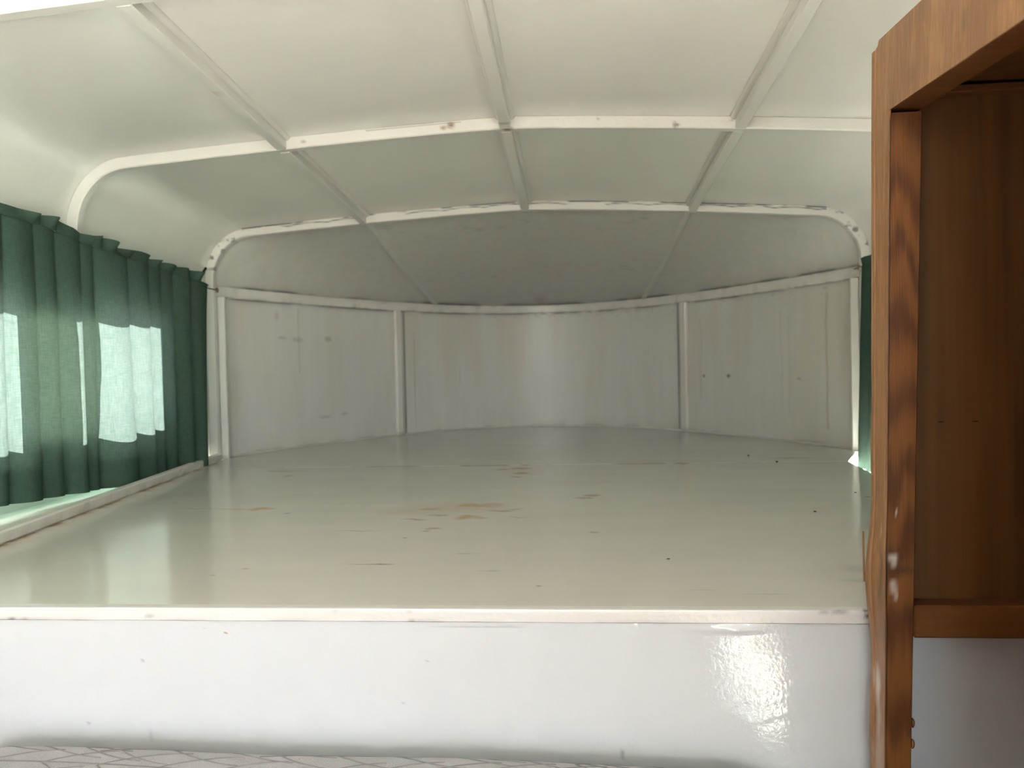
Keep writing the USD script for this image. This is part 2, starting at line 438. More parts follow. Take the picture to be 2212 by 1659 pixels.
# stringers between the ribs
for r in range(len(HOOPS) - 1):
    y1, y0 = HOOPS[r], HOOPS[r + 1] + 0.021
    if y1 < -1:
        continue
    for x in (-STR, 0.0, STR):
        ny = 60 if y1 > 0.9 else 4
        yy = np.linspace(y0, y1 + 0.001, ny)
        path = np.stack([np.full(ny, x), yy, [ztop(y) - arch(x) + BZ + 0.0004 for y in yy]], 1)
        nv = np.array([0.07 * x, 0, 1.0]); nv /= np.linalg.norm(nv)
        nrm = np.tile(nv, (ny, 1))
        bn = np.tile(np.array([nv[2], 0, -nv[0]]), (ny, 1))
        sec = rect_section(0.0, 0.026, -0.0115, 0.0115, 0.0022, 3)
        fn = None
        if y1 > 1.5:
            fn = lambda v: np.stack([spots(v, [((0.012, 1.62, .722), (.004, .05, .004), .0)], 3), spots(v, [((0.0, 1.535, .746), (.011, .004, .01), .9), ((-STR, 1.30, .737), (.006, .008, .006), .5), ((0.008, 1.02, .768), (.006, .006, .006), .6)], 7, .003), spots(v, [((-STR - .01, 1.28, .737), (.006, .012, .006), .8)], 2, .003)], 1)
        add(ceiling, "roof_stringer", sweep(path, nrm, bn, sec), M["rib"], smooth=35, stain=fn)
        # bead of filler where the stringer's side meets the sheet
        if y1 > 0.9:
            for s in (-1, 1):
                wob = ns(np.stack([yy * 25, yy * 0 + s, yy * 0 + x], 1), 31, 2) - 0.5
                bead = path + nrm * 0.0262 + bn * s * (0.0115 + 0.0010 + 0.001 * wob)[:, None]
                add(ceiling, "filler_bead", tube(bead, 0.0092, 14), M["rib"], smooth=60)

# ------------------------------------------------------------------ nose: sloping cap and bowed front wall
NH = HOOPS[0]
ZR0, ZR1 = 0.486, 0.5195       # the rail's height


def nose_y(x, off=0.0):
    return NH + 0.012 + (1.062 + off) * (1 - np.clip(np.abs(x) / (0.936 + off), 0, 1) ** 2.06)


def nose_curve(off, d=0.006):
    x = np.linspace(-0.936 - off, 0.936 + off, 1500)
    x = np.sign(x) * np.abs(np.linspace(-1, 1, 1500)) ** 0.8 * (0.936 + off)
    return resample(np.stack([x, nose_y(x, off), np.zeros_like(x)], 1), d)


Hc, Hn = profile(NH, 0.021, 90, 0.47)
keyH = [0, 10, len(Hc) // 2, len(Hc) - 11, len(Hc) - 1]
i_s = [int(np.abs(Hc[:, 0] - x).argmin()) for x in (-STR, 0, STR)]
i_c = [int(np.abs(Hc[:, 0] - x).argmin()) for x in (-0.80, 0.80)]
xs_r = np.interp(np.arange(len(Hc)), [0, i_c[0], i_s[0], i_s[1], i_s[2], i_c[1], len(Hc) - 1], [-0.934, -0.73, -0.425, 0, 0.415, 0.73, 0.934])
Rc = np.stack([xs_r, nose_y(xs_r) + 0.006, np.full(len(xs_r), 0.5185)], 1)
Hp = np.stack([Hc[:, 0], np.full(len(Hc), NH + 0.004), Hc[:, 1]], 1)
tt = np.linspace(0, 1, 150)[:, None, None]
cap = Hp[None] * (1 - tt) + Rc[None] * tt
side = np.clip((np.abs(Hc[:, 0]) - STR) / 0.4, 0, 1)[None, :, None]
cap = cap + np.array([0, 0, 0.020]) * np.sin(np.pi * tt) * np.sin(np.pi * np.clip(side, 0, 1)) - np.array([0, 0, 0.012]) * np.sin(np.pi * tt) * (side == 0)


def cap_stain(v):
    d = v[:, 2] - 0.5205
    edge = np.abs(v[:, 1] - nose_y(v[:, 0]))
    a = ns(np.stack([v[:, 0] * 9, v[:, 1] * 9, v[:, 0] * 0], 1), 15, 3)
    g = np.exp(-np.clip(d, 0, 1) / 0.006) * np.clip(0.25 + (a - 0.40) * 3, 0.1, 1) * 0.85
    g = np.maximum(g, 0.28 * np.exp(-np.clip(d, 0, 1) / 0.020) * a * 1.4)
    sp = ns(v * np.array([26, 60, 10]), 22, 2)
    g = np.maximum(g, np.clip((sp - 0.70) * 5, 0, 1) * 0.22 * (np.abs(v[:, 0]) < 0.5))
    ru = spots(v, [((0.0, nose_y(0), 0.535), (0.03, 0.2, 0.016), 0.35)], 3)
    return np.stack([g, ru, ru * 0], 1)


cv, cf = grid(cap)
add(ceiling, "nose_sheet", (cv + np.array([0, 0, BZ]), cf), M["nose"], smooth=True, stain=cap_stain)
# taped sheet joints running from the stringers down to the rail
for i in (i_s[0], i_s[2]):
    l = cap[:, i] + np.array([0, 0, BZ])
    n1 = np.tile(np.array([0, -0.35, 0.94]), (len(l), 1))
    b1 = np.tile(np.array([1.0, 0, 0]), (len(l), 1))
    add(ceiling, "sheet_joint", sweep(l, n1, b1, [(-0.0016, -0.007), (-0.0016, 0.007), (0.002, 0.011), (0.002, -0.011)]), M["nose"], smooth=50)

front = thing("wall_front", (0, NH, BZ), kind="structure")
tag(stage.GetPrimAtPath(front), "bowed white front wall in three panels under a rail")
PX = 0.5443


def panel_stain(v):
    g = np.zeros(len(v)); y = np.zeros(len(v)); ru = np.zeros(len(v))
    x = v[:, 0]
    a = ns(np.stack([x * 14, v[:, 2] * 3, x * 0], 1), 41, 3)
    b = ns(np.stack([x * 45, v[:, 2] * 1.2, x * 0], 1), 43, 2)
    lip = np.exp(-np.clip(ZR0 - v[:, 2], 0, 1) / 0.005)
    g = lip * np.clip(0.45 + (a - 0.42) * 4, 0, 1) * 0.9
    mould = np.exp(-np.clip(ZR0 - v[:, 2], 0, 1) / 0.018) * np.clip((ns(v * np.array([70, 70, 70]), 44) - 0.55) * 5, 0, 1)
    g = np.maximum(g, mould * 0.5 * (x > -0.2))
    foot = np.exp(-v[:, 2] / 0.006) * np.clip((a - 0.48) * 6, 0, 1)
    g = np.maximum(g, foot * 0.6)
    for s in (-1, 1):
        dp = np.abs(np.abs(x - s * PX) - 0.0175 * 0.72)
        g = np.maximum(g, np.exp(-(dp / 0.0030) ** 2) * 0.75)
    y = np.clip((ns(np.stack([x * 18, v[:, 2] * 2.5, x * 0], 1), 143, 3) - 0.45) * 0.5, 0, 0.09) * np.clip(v[:, 2] / 0.2, 0.3, 1) + np.exp(-v[:, 2] / 0.05) * np.clip(a - 0.35, 0, 1) * 0.25
    ru = spots(v, [((-0.84, nose_y(.84), .44), (.004, .1, .02), .25)], 3)
    for xr, z0, z1, s in ((0.885, 0.05, 0.46, .35), (0.80, .1, .42, .12), (0.60, .12, .42, .2), (.815, .08, .40, .12), (-.80, .25, .47, .2), (-.34, .2, .46, .16), (-.50, .02, .4, .3)):
        xx = xr + 0.006 * (ns(np.stack([v[:, 2] * 9, v[:, 2] * 0 + xr * 9, v[:, 2] * 0], 1), 47) - 0.5)
        ru = np.maximum(ru, s * np.exp(-((x - xx) / 0.0016) ** 2) * (v[:, 2] > z0) * (v[:, 2] < z1))
    g = np.maximum(g, spots(v, [((-.80, nose_y(.80), .365), (.012, .1, .008), .3), ((-.735, nose_y(.735), .37), (.007, .1, .010), .4), ((-.70, nose_y(.70), .10), (.010, .1, .005), .3), ((-.745, nose_y(.745), .095), (.014, .1, .006), .25), ((-.83, nose_y(.83), .37), (.008, .1, .006), .3),
                                ((.608, nose_y(.608), .21), (.0035, .1, .006), .9), ((.676, nose_y(.676), .208), (.005, .1, .006), .9), ((.835, nose_y(.835), .2), (.004, .1, .004), .4)], 9, .004))
    return np.stack([g, ru, y], 1)


for x0, x1 in ((-0.95, -PX), (-PX, PX), (PX, 0.95)):
    C = nose_curve(0.013)
    C = C[(C[:, 0] >= x0 - 0.004) & (C[:, 0] <= x1 + 0.004)]
    zz = np.linspace(-0.004, 0.505, 130)
    A = np.stack([np.stack([C[:, 0], C[:, 1], np.full(len(C), z + BZ)], 1) for z in zz])
    B = A + np.array([0, 0.006, 0])
    v1, f1 = grid(A, True)
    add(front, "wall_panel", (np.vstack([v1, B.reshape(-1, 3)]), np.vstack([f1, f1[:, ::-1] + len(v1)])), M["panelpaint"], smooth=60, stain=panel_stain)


def along(off):
    C = nose_curve(off, 0.006)
    t = np.gradient(C, axis=0); t /= np.linalg.norm(t, axis=1, keepdims=True)
    n = np.stack([t[:, 1], -t[:, 0], t[:, 2]], 1)          # towards the van's inside
    return C, n


C, n = along(0.0)


def rail_stain(v):
    a = ns(np.stack([v[:, 0] * 30, v[:, 1] * 30, v[:, 2] * 40], 1), 51, 3)
    e = np.minimum(np.abs(v[:, 2] - ZR0), np.abs(v[:, 2] - ZR1))
    g = np.exp(-e / 0.003) * np.clip((a - 0.38) * 3, 0, 1) * 0.55 + np.clip((a - 0.66) * 4, 0, 1) * 0.25
    return np.stack([g, g * 0, g * 0], 1)


h = ZR1 - ZR0
c_ = 0.003
sec = [(0.0, c_), (0.0, h / 2), (0.0, h - c_), (-c_, h), (-0.022, h), (-0.022, 0.0), (-c_, 0.0)]
add(front, "rail", sweep(C + np.array([0, 0, ZR0 + BZ]), n, np.array([0, 0, 1.0]), sec), M["rib"], smooth=35, stain=rail_stain)
for s in (-1, 1):
    x = s * PX
    i = int(np.abs(C[:, 0] - x).argmin())
    p0, nn, tdir = C[i], n[i], np.array([-n[i][1], n[i][0], 0.0])
    w = 0.0155
    sec = [(-0.012, -w), (-0.003, -w), (0.0, -w + 0.004), (0.0, w - 0.004), (-0.003, w), (-0.012, w)]
    zs = np.linspace(0.0, ZR0 + 0.001, 30)
    add(front, "post", sweep(np.stack([p0 + np.array([0, 0, z + BZ]) for z in zs]), np.tile(nn, (30, 1)), np.tile(tdir, (30, 1)), sec), M["rib"], smooth=35,
        stain=lambda v: np.stack([np.exp(-np.clip(v[:, 2], 0, 1) / .005) * .4, 0 * v[:, 0], np.clip((ns(v * np.array([20, 20, 5]), 3) - .5) * .8, 0, .2)], 1))
# caulk fillet along the foot of the front wall
C2, n2 = along(0.011)
wob = (ns(C2 * 30, 61, 2) - 0.5)[:, None] * 0.002
add(front, "caulk_fillet", tube(C2 + n2 * (0.002 + wob) + np.array([0, 0, BZ + 0.001]), 0.0045, 6), M["nose"], smooth=60)
# end strips beside the ribs
for s in (-1, 1):
    add(front, "corner_strip", cbox(s * 0.921 - 0.011, s * 0.921 + 0.011, NH + 0.0225, NH + 0.034, -0.002, 0.486), M["rib"])

# ------------------------------------------------------------------ side walls, rear, floor, windows
FL = -BZ
win_bed = (1.02, 1.870, 0.135, 0.445)                # left bunk window: y0, y1, z0, z1
win_liv = (0.16, 0.35, 0.055, 0.32)                 # small left window of the living area
win_right = (1.10, 1.90, 0.06, 0.43)
sun_opening_left = (-1.00, -0.25, FL + 0.05, FL + 0.75)   # added opening, lets the sun onto the floor for bounce light
door_right = (-2.6, -0.50, FL + 0.05, 0.35)       # the van's open side door, behind the camera
leak_hole_right = (1.95, 2.125, -0.10, -0.028)  # added wall hole; its daylight makes the leak under the curtain


def side_wall(name, x0, x1, holes, label):
    p = sbox(REAR, FL, NH + 0.02, 0.47)
    for h_ in holes:
        p = p.difference(sbox(h_[0], h_[2], h_[1], h_[3]) if isinstance(h_, tuple) else h_)
    path = add("/World", name, extr(p, "x", x0, x1), M["wall"], smooth=False, kind="structure", label=label)


side_wall("wall_left", -0.985, -0.958, [win_bed, win_liv, sun_opening_left], "white left side wall behind the green curtain")
side_wall("wall_right", 0.958, 0.985, [win_right, leak_hole_right, door_right], "white right side wall behind the wooden wardrobe")
wr = sbox(-0.985, FL, 0.985, 0.90).difference(sbox(-0.80, -0.25, -0.10, 0.32))
add("/World", "wall_rear", extr(wr, "y", REAR - 0.03, REAR), M["wall"], smooth=False, kind="structure", label="rear wall with a wide window behind the camera")
add("/World", "floor", cbox(-0.985, 0.985, REAR, 0.80, FL - 0.04, FL), M["floor"], smooth=False, kind="structure", label="vinyl floor of the van")
g_ = trimesh.creation.box([80, 80, 0.1]); g_.apply_translation([0, 0, -0.65])
add("/World", "ground", g_, M["ground"], smooth=False, kind="structure", label="gravel ground outside the van")


# plywood lining added behind the camera to soak up bounce off white walls
lin = sbox(REAR + 0.001, FL + 0.001, 0.49, 0.46)
for h_ in (win_liv, sun_opening_left):
    lin = lin.difference(sbox(h_[0] - .01, h_[2] - .01, h_[1] + .01, h_[3] + .01))
add("/World", "trim_3", extr(lin, "x", -0.957, -0.952), M["ply"], smooth=False, kind="structure", label="added brown plywood lining, cuts bounce from the left wall behind the camera")
add("/World", "trim_4", extr(sbox(-0.48, FL + 0.001, 0.49, 0.46), "x", 0.952, 0.957), M["ply"], smooth=False, kind="structure", label="added brown plywood lining, cuts bounce from the right wall behind the camera")
add("/World", "trim_5", extr(sbox(-0.951, FL + 0.001, 0.951, 0.46).difference(sbox(-0.82, -0.12, -0.23, 0.34)), "y", REAR + 0.001, REAR + 0.006), M["ply"], smooth=False, kind="structure", label="added brown plywood lining, cuts bounce from the rear wall")


def window(name, x, inward, rect, label):
    w_ = thing(name, (x, (rect[0] + rect[1]) / 2, BZ + rect[2]), label=label, kind="structure")
    y0, y1, z0, z1 = rect
    fr = sbox(y0, z0, y1, z1).difference(sbox(y0 + 0.014, z0 + 0.014, y1 - 0.014, z1 - 0.014))
    add(w_, "window_frame", extr(fr, "x", x - 0.010, x + 0.010), M["alu"], smooth=False)
    add(w_, "pane", extr(sbox(y0 + 0.013, z0 + 0.013, y1 - 0.013, z1 - 0.013), "x", x - 0.002, x + 0.002), M["glass"], smooth=False)


window("window_1", -0.9715, 1, win_bed, "bunk window behind the left green curtain")
window("window_2", 0.9715, -1, win_right, "bunk window behind the right green curtain")
window("window_3", -0.9715, 1, win_liv, "small window in the living area")

# ------------------------------------------------------------------ the sleeping platform
bunk = thing("bunk_platform", (0, 0.792, BZ), "white gloss painted sleeping platform of two boards with rust marks, above the riser", "bed platform")
Y0, SEAM = 0.792, 1.968


def left_x(y):
    return -0.749 - 0.15 * (y - 1.086)


def right_x(y):
    return np.interp(y, [0.79, 1.968, 2.165], [0.69, 0.815, 0.905])


BED_Y = [((-0.054, 1.393), (0.045, 0.028), 0.8), ((-0.056, 1.284), (0.022, 0.016), 0.85), ((-0.456, 1.379), (0.020, 0.018), 0.9), ((-0.53, 1.374), (0.10, 0.006), 0.5), ((-0.226, 1.174), (0.035, 0.005), 0.45),
         ((-0.10, 1.37), (0.10, 0.05), 0.32), ((0.0, 1.85), (0.05, 0.10), 0.25), ((-0.15, 1.33), (0.08, 0.03), .25)]
BED_R = [((-0.145, 1.267), (0.020, 0.008), 0.5), ((-0.099, 1.192), (0.012, 0.012), 0.45), ((-0.106, 1.172), (0.012, 0.006), 0.4), ((-0.135, 1.359), (0.02, 0.012), 0.3), ((-0.001, 1.337), (0.020, 0.010), 0.4), ((0.022, 1.353), (0.012, 0.010), 0.35),
         ((0.162, 1.494), (0.018, 0.010), 0.5), ((0.146, 1.468), (0.016, 0.012), 0.5), ((-0.007, 1.901), (0.022, 0.02), 0.65), ((0.004, 1.817), (0.018, 0.018), 0.6), ((-0.008, 1.757), (0.010, 0.012), 0.5), ((-0.053, 1.888), (0.014, 0.016), 0.5),
         ((-0.11, 1.30), (0.014, 0.01), 0.35), ((0.03, 1.28), (0.016, .006), 0.25)]
BED_G = [((-0.129, 0.973), (0.018, 0.0022), 0.9), ((-0.152, 0.972), (0.03, 0.0015), 0.5), ((-0.391, 1.328), (0.004, 0.006), 0.6), ((-0.576, 1.812), (0.012, 0.014), 0.3), ((-0.131, 1.127), (0.003, 0.004), 0.6), ((0.671, 1.455), (0.004, 0.006), 0.6),
         ((0.402, 1.947), (0.006, 0.012), 0.5), ((0.156, 1.16), (0.006, 0.006), 0.35), ((-0.30, 0.95), (.004, .003), .4), ((-0.33, 0.92), (.004, .002), .4), ((.085, .875), (.003, .003), .5), ((.33, .845), (.03, .0015), .3), ((.27, .86), (.03, .0015), .25),
         ((.46, .90), (.03, .008), .15), ((.47, .95), (.02, .02), .15), ((-.02, 1.03), (.02, .004), .2), ((.02, .94), (.015, .003), .25), ((-.62, 1.9), (.05, .02), .25), ((.7, 2.05), (.05, .02), .3)]


def bed_stain(v):
    z3 = lambda L: [((c[0], c[1], 0.0), (r[0], r[1], 1.0), s) for c, r, s in L]
    g = spots(v, z3(BED_G), 71, 0.004, 60)
    ru = spots(v, z3(BED_R), 72, 0.010, 60)
    y = spots(v, z3(BED_Y), 73, 0.016, 40)
    x = v[:, 0]
    d = np.abs(v[:, 1] - SEAM)
    a = ns(np.stack([x * 16, x * 0, x * 0], 1), 74, 3)
    ru = np.maximum(ru, np.exp(-(d / 0.006) ** 2) * np.clip((a - 0.36) * 4, 0, 0.8) * np.clip((0.62 - np.abs(x + 0.02)) * 5, 0, 1) * 0.9)
    g = np.maximum(g, np.exp(-(d / 0.003) ** 2) * np.clip((a - 0.42) * 4, 0, 0.6))
    # dirt gathered along the left batten and the front wall
    dl = np.abs(x - left_x(v[:, 1]))
    b = ns(np.stack([v[:, 1] * 30, v[:, 0] * 30, x * 0], 1), 75, 3)
    y = np.maximum(y, np.exp(-dl / 0.012) * np.clip((b - 0.40) * 5, 0, 0.8) * (v[:, 1] < 2.0))
    ru = np.maximum(ru, np.exp(-dl / 0.008) * np.clip((b - 0.55) * 7, 0, 0.8) * (v[:, 1] < 2.0))
    dn = nose_y(x) - v[:, 1]
    g = np.maximum(g, np.exp(-np.clip(dn, 0, 1) / 0.05) * np.clip((b - 0.35), 0, 1) * 0.5 * (v[:, 1] > SEAM))
    return np.stack([g, ru, y], 1)


def board(y0, y1, d=0.004, nose=False):
    """The top and the edges of a board 15 mm thick with rounded long edges."""
    ny = int((y1 - y0) / d)
    yy = np.linspace(y0, y1, ny)
    rows = []
    nx = 420
    for y in yy:
        if nose:
            xm = 0.946 * max(1 - (max(y - NH - 0.02, 0) / 1.074), 0.0) ** (1 / 2.06)
            xl, xr = (max(left_x(y), -xm), min(right_x(y), xm)) if y < NH else (-xm, xm)
        else:
            xl, xr = left_x(y), right_x(y)
        rows.append(np.stack([np.linspace(xl, xr, nx), np.full(nx, y), np.zeros(nx)], 1))
    A = np.array(rows)
    r = 0.003
    e0 = np.clip(1 - (yy - y0) / r, 0, 1)
    e1 = np.clip(1 - (y1 - yy) / r, 0, 1) if not nose else 0
    A[..., 2] -= 0.0006 * (e0 ** 2 + e1 ** 2)[:, None]
    A[..., 2] += 0.0006 * (ns(A.reshape(-1, 3) * np.array([4, 4, 1]), 77, 2).reshape(A.shape[:2]) - 0.5)
    B = A.copy(); B[..., 2] = -0.015
    v1, f1 = grid(A, True)
    n_ = len(v1)
    f2 = f1[:, ::-1] + n_
    a, b = A.shape[:2]
    idx = np.arange(a * b).reshape(a, b)
    ring = np.concatenate([idx[0, :-1], idx[:-1, -1], idx[-1, :0:-1], idx[:0:-1, 0]])
    nx_ = np.roll(ring, -1)
    f3 = np.stack([ring, ring + n_, nx_ + n_, nx_], 1)
    v = np.vstack([v1, B.reshape(-1, 3)]) + np.array([0, 0, BZ])
    return (v, np.vstack([f1, f2, f3]))


add(bunk, "bunk_board", board(Y0 + 0.006, SEAM - 0.0007, 0.003), M["bed"], smooth=50, stain=bed_stain)
add(bunk, "bunk_board", board(SEAM + 0.0007, NH + 1.088, 0.005, True), M["bed"], smooth=50, stain=bed_stain)


def fascia_stain(v):
    x = v[:, 0]
    a = ns(np.stack([x * 26, x * 0, v[:, 2] * 100], 1), 81, 3)
    d = v[:, 2] + 0.0150
    g = np.exp(-np.abs(d) / 0.0009) * np.clip((a - 0.40) * 3, 0, .75)
    g = np.maximum(g, spots(v, [((.395, Y0, -.0015), (.010, .02, .0012), .7), ((.38, Y0, -.0016), (.006, .02, .001), .6), ((.422, Y0, -.006), (.0022, .02, .0018), .9), ((.421, Y0, -.001), (.003, .02, .0012), .9), ((-.05, Y0, -.002), (.004, .02, .001), .4), ((-.34, Y0, -.010), (.005, .02, .0012), .35), ((-.13, Y0, -.003), (.004, .02, .001), .4), ((-.50, Y0, -.0135), (.006, .02, .0014), .8)], 82, .001, 250))
    ru = spots(v, [((-.048, Y0, -.0148), (.006, .02, .0012), .9), ((-.02, Y0, -.0148), (.012, .02, .0006), .6), ((.02, Y0, -.0149), (.008, .02, .0006), .6), ((-.485, Y0, -.0148), (.006, .02, .001), .6)], 83, .001, 250)
    return np.stack([g, ru, g * 0], 1)


xs = np.linspace(-0.958, 0.425, 600)
wv = ns(np.stack([xs * 12, xs * 0, xs * 0], 1), 85, 2) - 0.5
path = np.stack([xs, np.full(600, Y0), BZ - 0.0150 + 0.0006 * wv], 1)
sec = [(0.0, 0.0012), (0.0, 0.005), (0.0, 0.009), (0.0, 0.0125), (-0.0008, 0.0142), (-0.0035, 0.0150), (-0.0065, 0.0150), (-0.0065, 0.0002), (-0.0008, 0.0002)]
add(bunk, "edge_strip", sweep(path, np.tile([0, -1.0, 0], (600, 1)), np.array([0, 0, 1.0]), sec), M["fascia"], smooth=35, stain=fascia_stain)


def riser_stain(v):
    x = v[:, 0]
    pts = [((-.059, -.103), .0022), ((.188, -.022), .0016), ((-.28, -.023), .002), ((-.351, -.06), .0022), ((-.415, -.131), .003), ((-.343, -.140), .0018), ((.149, -.079), .001), ((-.032, -.058), .0018), ((.40, -.02), .0016), ((-.055, -.103), .001), ((-.22, -.061), .001)]
    g = spots(v, [((a, Y0 + .003, b), (r * .6, .02, r * .5), .5) for (a, b), r in pts], 91, .0006, 200)
    g = np.maximum(g, spots(v, [((.172, Y0, -.155), (.0014, .02, .006), .7), ((.178, Y0, -.161), (.0014, .02, .005), .7), ((-.343, Y0, -.143), (.0012, .02, .010), .35), ((.02, Y0, -.0205), (.05, .02, .0004), .35)], 92, .0006, 200))
    ru = spots(v, [((-.048, Y0, -.020), (.0012, .02, .004), .5), ((-.048, Y0, -.029), (.0006, .02, .006), .2), ((-.255, Y0, -.029), (.0014, .02, .0012), .8)], 93, .0005, 200)
    return np.stack([g, ru, ru * .6], 1)


nx, nz = 560, 120
X, Z = np.meshgrid(np.linspace(-0.957, 0.957, nx), np.concatenate([np.linspace(-0.0152, -0.20, 110), np.linspace(-0.25, FL, 10)]), indexing="ij")
# trowel marks, drips and lumps left in the gloss paint
def lump(cx_, cz_, rx, rz, h_):
    return h_ * np.exp(-((X - cx_) / rx) ** 2 - ((Z - cz_) / rz) ** 2)
dep = 0.0009 * (ns(np.stack([X * 5, X * 0, Z * 5], -1), 95, 2) - 0.5) + lump(.286, -.0215, .03, .004, .002) + lump(.06, -.0165, .012, .003, .0012) + lump(.186, -.019, .002, .006, .0012)
k_ = (Z + 0.108 - 0.35 * (X - .30))
scr = np.clip(ns(np.stack([k_ * 260, X * 8, Z * 0], -1), 96, 2) - 0.55, 0, 1) * np.exp(-((X - .318) / .035) ** 2 - ((Z + .098) / .025) ** 2)
dep = dep + scr * 0.0016
A = np.stack([X, Y0 + 0.003 - dep, Z + BZ], -1)
v1, f1 = grid(A)
B = A + np.array([0, 0.009, 0])
add(bunk, "riser_panel", (np.vstack([v1, B.reshape(-1, 3)]), np.vstack([f1, f1[:, ::-1] + len(v1)])), M["riser"], smooth=50, stain=riser_stain)

# ledges between the boards and the side walls, and the batten along the left edge
ledge = Polygon([(-0.958, 0.80), (left_x(0.80) - 0.0005, 0.80), (left_x(2.17) - 0.0005, 2.17), (-0.958, 2.17)])
add("/World", "trim_1", extr(ledge, "z", -0.02, -0.004), M["rib"], smooth=False, kind="structure", label="white ledge under the left curtain between batten and wall")
yy = np.linspace(0.80, 2.155, 120)
path = np.stack([[left_x(y) + 0.0025 for y in yy], yy, np.full(120, BZ)], 1)
nb = np.tile(np.array([-1.0, -0.15, 0]) / math.hypot(1, .15), (120, 1))
add("/World", "trim_2", sweep(path, nb, np.array([0, 0, 1.0]), rect_section(0.0, 0.019, 0.0, 0.021, 0.003)), M["rib"], smooth=35, kind="structure", label="narrow white batten along the left edge of the bunk",
    stain=lambda v: np.stack([np.clip((ns(v * 60, 4) - .70) * 3, 0, .2), np.exp(-np.clip(v[:, 2], 0, 1) / .003) * np.clip((ns(v * 40, 5) - .45) * 3, 0, .6), v[:, 0] * 0], 1))

# crumbs and flakes lying on the boards
for x, y, a, b, rot, lab in ((0.248, 0.998, .0034, .0016, .1, "dark oblong crumb alone in the near right middle of the bunk board"),
                             (0.601, 2.106, .005, .005, .4, "dark crumb on the far board just behind the seam, left of the two"),
                             (0.641, 1.972, .005, .004, .9, "dark crumb lying on the seam of the boards near the right wall"),
                             (0.531, 1.311, .0035, .003, .3, "small dark crumb on the right half of the front board, mid depth"),
                             (0.665, 1.50, .003, .002, .2, "tiny dark crumb at the board's right edge beside the wardrobe")):
    s = trimesh.creation.icosphere(2, 1.0)
    v = s.vertices * (0.8 + 0.4 * ns(s.vertices * 2 + x * 50, 7)[:, None]) * np.array([a, b, min(a, b) * 0.6]) * 0.72
    c, t = math.cos(rot), math.sin(rot)
    v = np.stack([v[:, 0] * c - v[:, 1] * t + x, v[:, 0] * t + v[:, 1] * c + y, v[:, 2] + BZ + min(a, b) * 0.3], 1)
    add("/World", "crumb", (v, s.faces), M["crumb"], smooth=True, label=lab, category="crumb", group="crumbs on the bunk boards")


# ------------------------------------------------------------------ curtains
def curtain_sheet(valleys, x0, zs, amp, lean=0.0, d=0.0025, sx=1, extra=None):
    """Sheet hanging at x0 whose folds bulge into the room between the valleys. zs(y) -> (hem, top)."""
    yy = np.arange(valleys[0], valleys[-1], d)
    va = np.array(valleys)
    i = np.clip(np.searchsorted(va, yy, "right") - 1, 0, len(va) - 2)
    wid = va[i + 1] - va[i]
    t = (yy - va[i]) / wid
    bulge = np.sin(np.pi * t) ** 0.75 * wid
    nzz = 90
    P = np.zeros((len(yy), nzz, 3))
    for j, (y, bl) in enumerate(zip(yy, bulge)):
        z0, z1 = zs(y)
        z = np.linspace(z0, z1, nzz)
        u = (z1 - z) / (z1 - z0)
        a = amp * (0.35 + 0.9 * u ** 0.7)
        wob = 0.010 * (ns(np.stack([z * 0 + y * 7, z * 5, z * 0], 1), 101, 2) - 0.5) * u
        P[j] = np.stack([x0 + sx * (bl * a + wob + (extra(y, u) if extra else 0)), y + lean * u * (0.6 * np.sin(y * 23)), z + BZ], 1)
    return P


VAL = [0.86, 0.93, 1.0, 1.06, 1.14, 1.20, 1.255, 1.315, 1.395, 1.455, 1.535, 1.578, 1.705, 1.795, 1.850, 1.905, 1.985, 2.078]


def top_z(y):
    return np.interp(y, [0.9, 1.3, 1.41, 1.55, 1.85, 2.08], [0.568, 0.556, 0.552, 0.538, 0.522, 0.506])


def hem_z(y):
    return np.interp(y, [0.9, 1.27, 1.38, 1.70, 1.90, 1.975, 1.985, 2.08], [0.045, 0.027, 0.019, 0.004, 0.001, -0.002, 0.002, 0.004])


curt = thing("curtain", (-0.89, 1.5, BZ), "green cotton curtain gathered on a wire, sunlit through the left bunk window", "curtain")
last = lambda y, u: 0.010 * np.clip((y - 1.90) / 0.06, 0, 1) * (1 - 0.8 * u)
P = curtain_sheet(VAL, -0.908, lambda y: (hem_z(y), top_z(y)), 0.24, 0.012, extra=last)
P[..., 1] -= 0.035 * np.clip((P[..., 1] - 1.9) / 0.18, 0, 1) * np.linspace(1, 0, P.shape[1])[None] ** 0.7
cl = grid(P)
add(curt, "cloth", cl, M["cotton"], smooth=True)
# ruffle standing above the wire
rows = []
for j in range(len(P)):
    y = P[j, 0, 1]
    k = ns(np.array([[y * 18, 0, 0]]), 111, 2)[0]
    hgt = 0.019 + 0.016 * (k - 0.35)
    u = np.linspace(0, 1, 10)
    rows.append(np.stack([P[j, -1, 0] + 0.002 + 0.012 * np.sin(y * 70 + 2 * np.sin(y * 31)) * u + 0.006 * u, np.full(10, y), P[j, -1, 2] + u * hgt - 0.003 * np.sin(np.pi * u) * 0], 1))
add(curt, "ruffle", grid(np.array(rows)), M["cotton"], smooth=True)
# doubled hem
rows = [np.stack([P[j, :12, 0] - 0.0022, P[j, :12, 1], P[j, :12, 2]], 1) for j in range(len(P))]
add(curt, "hem", grid(np.array(rows), True), M["cotton"], smooth=True)
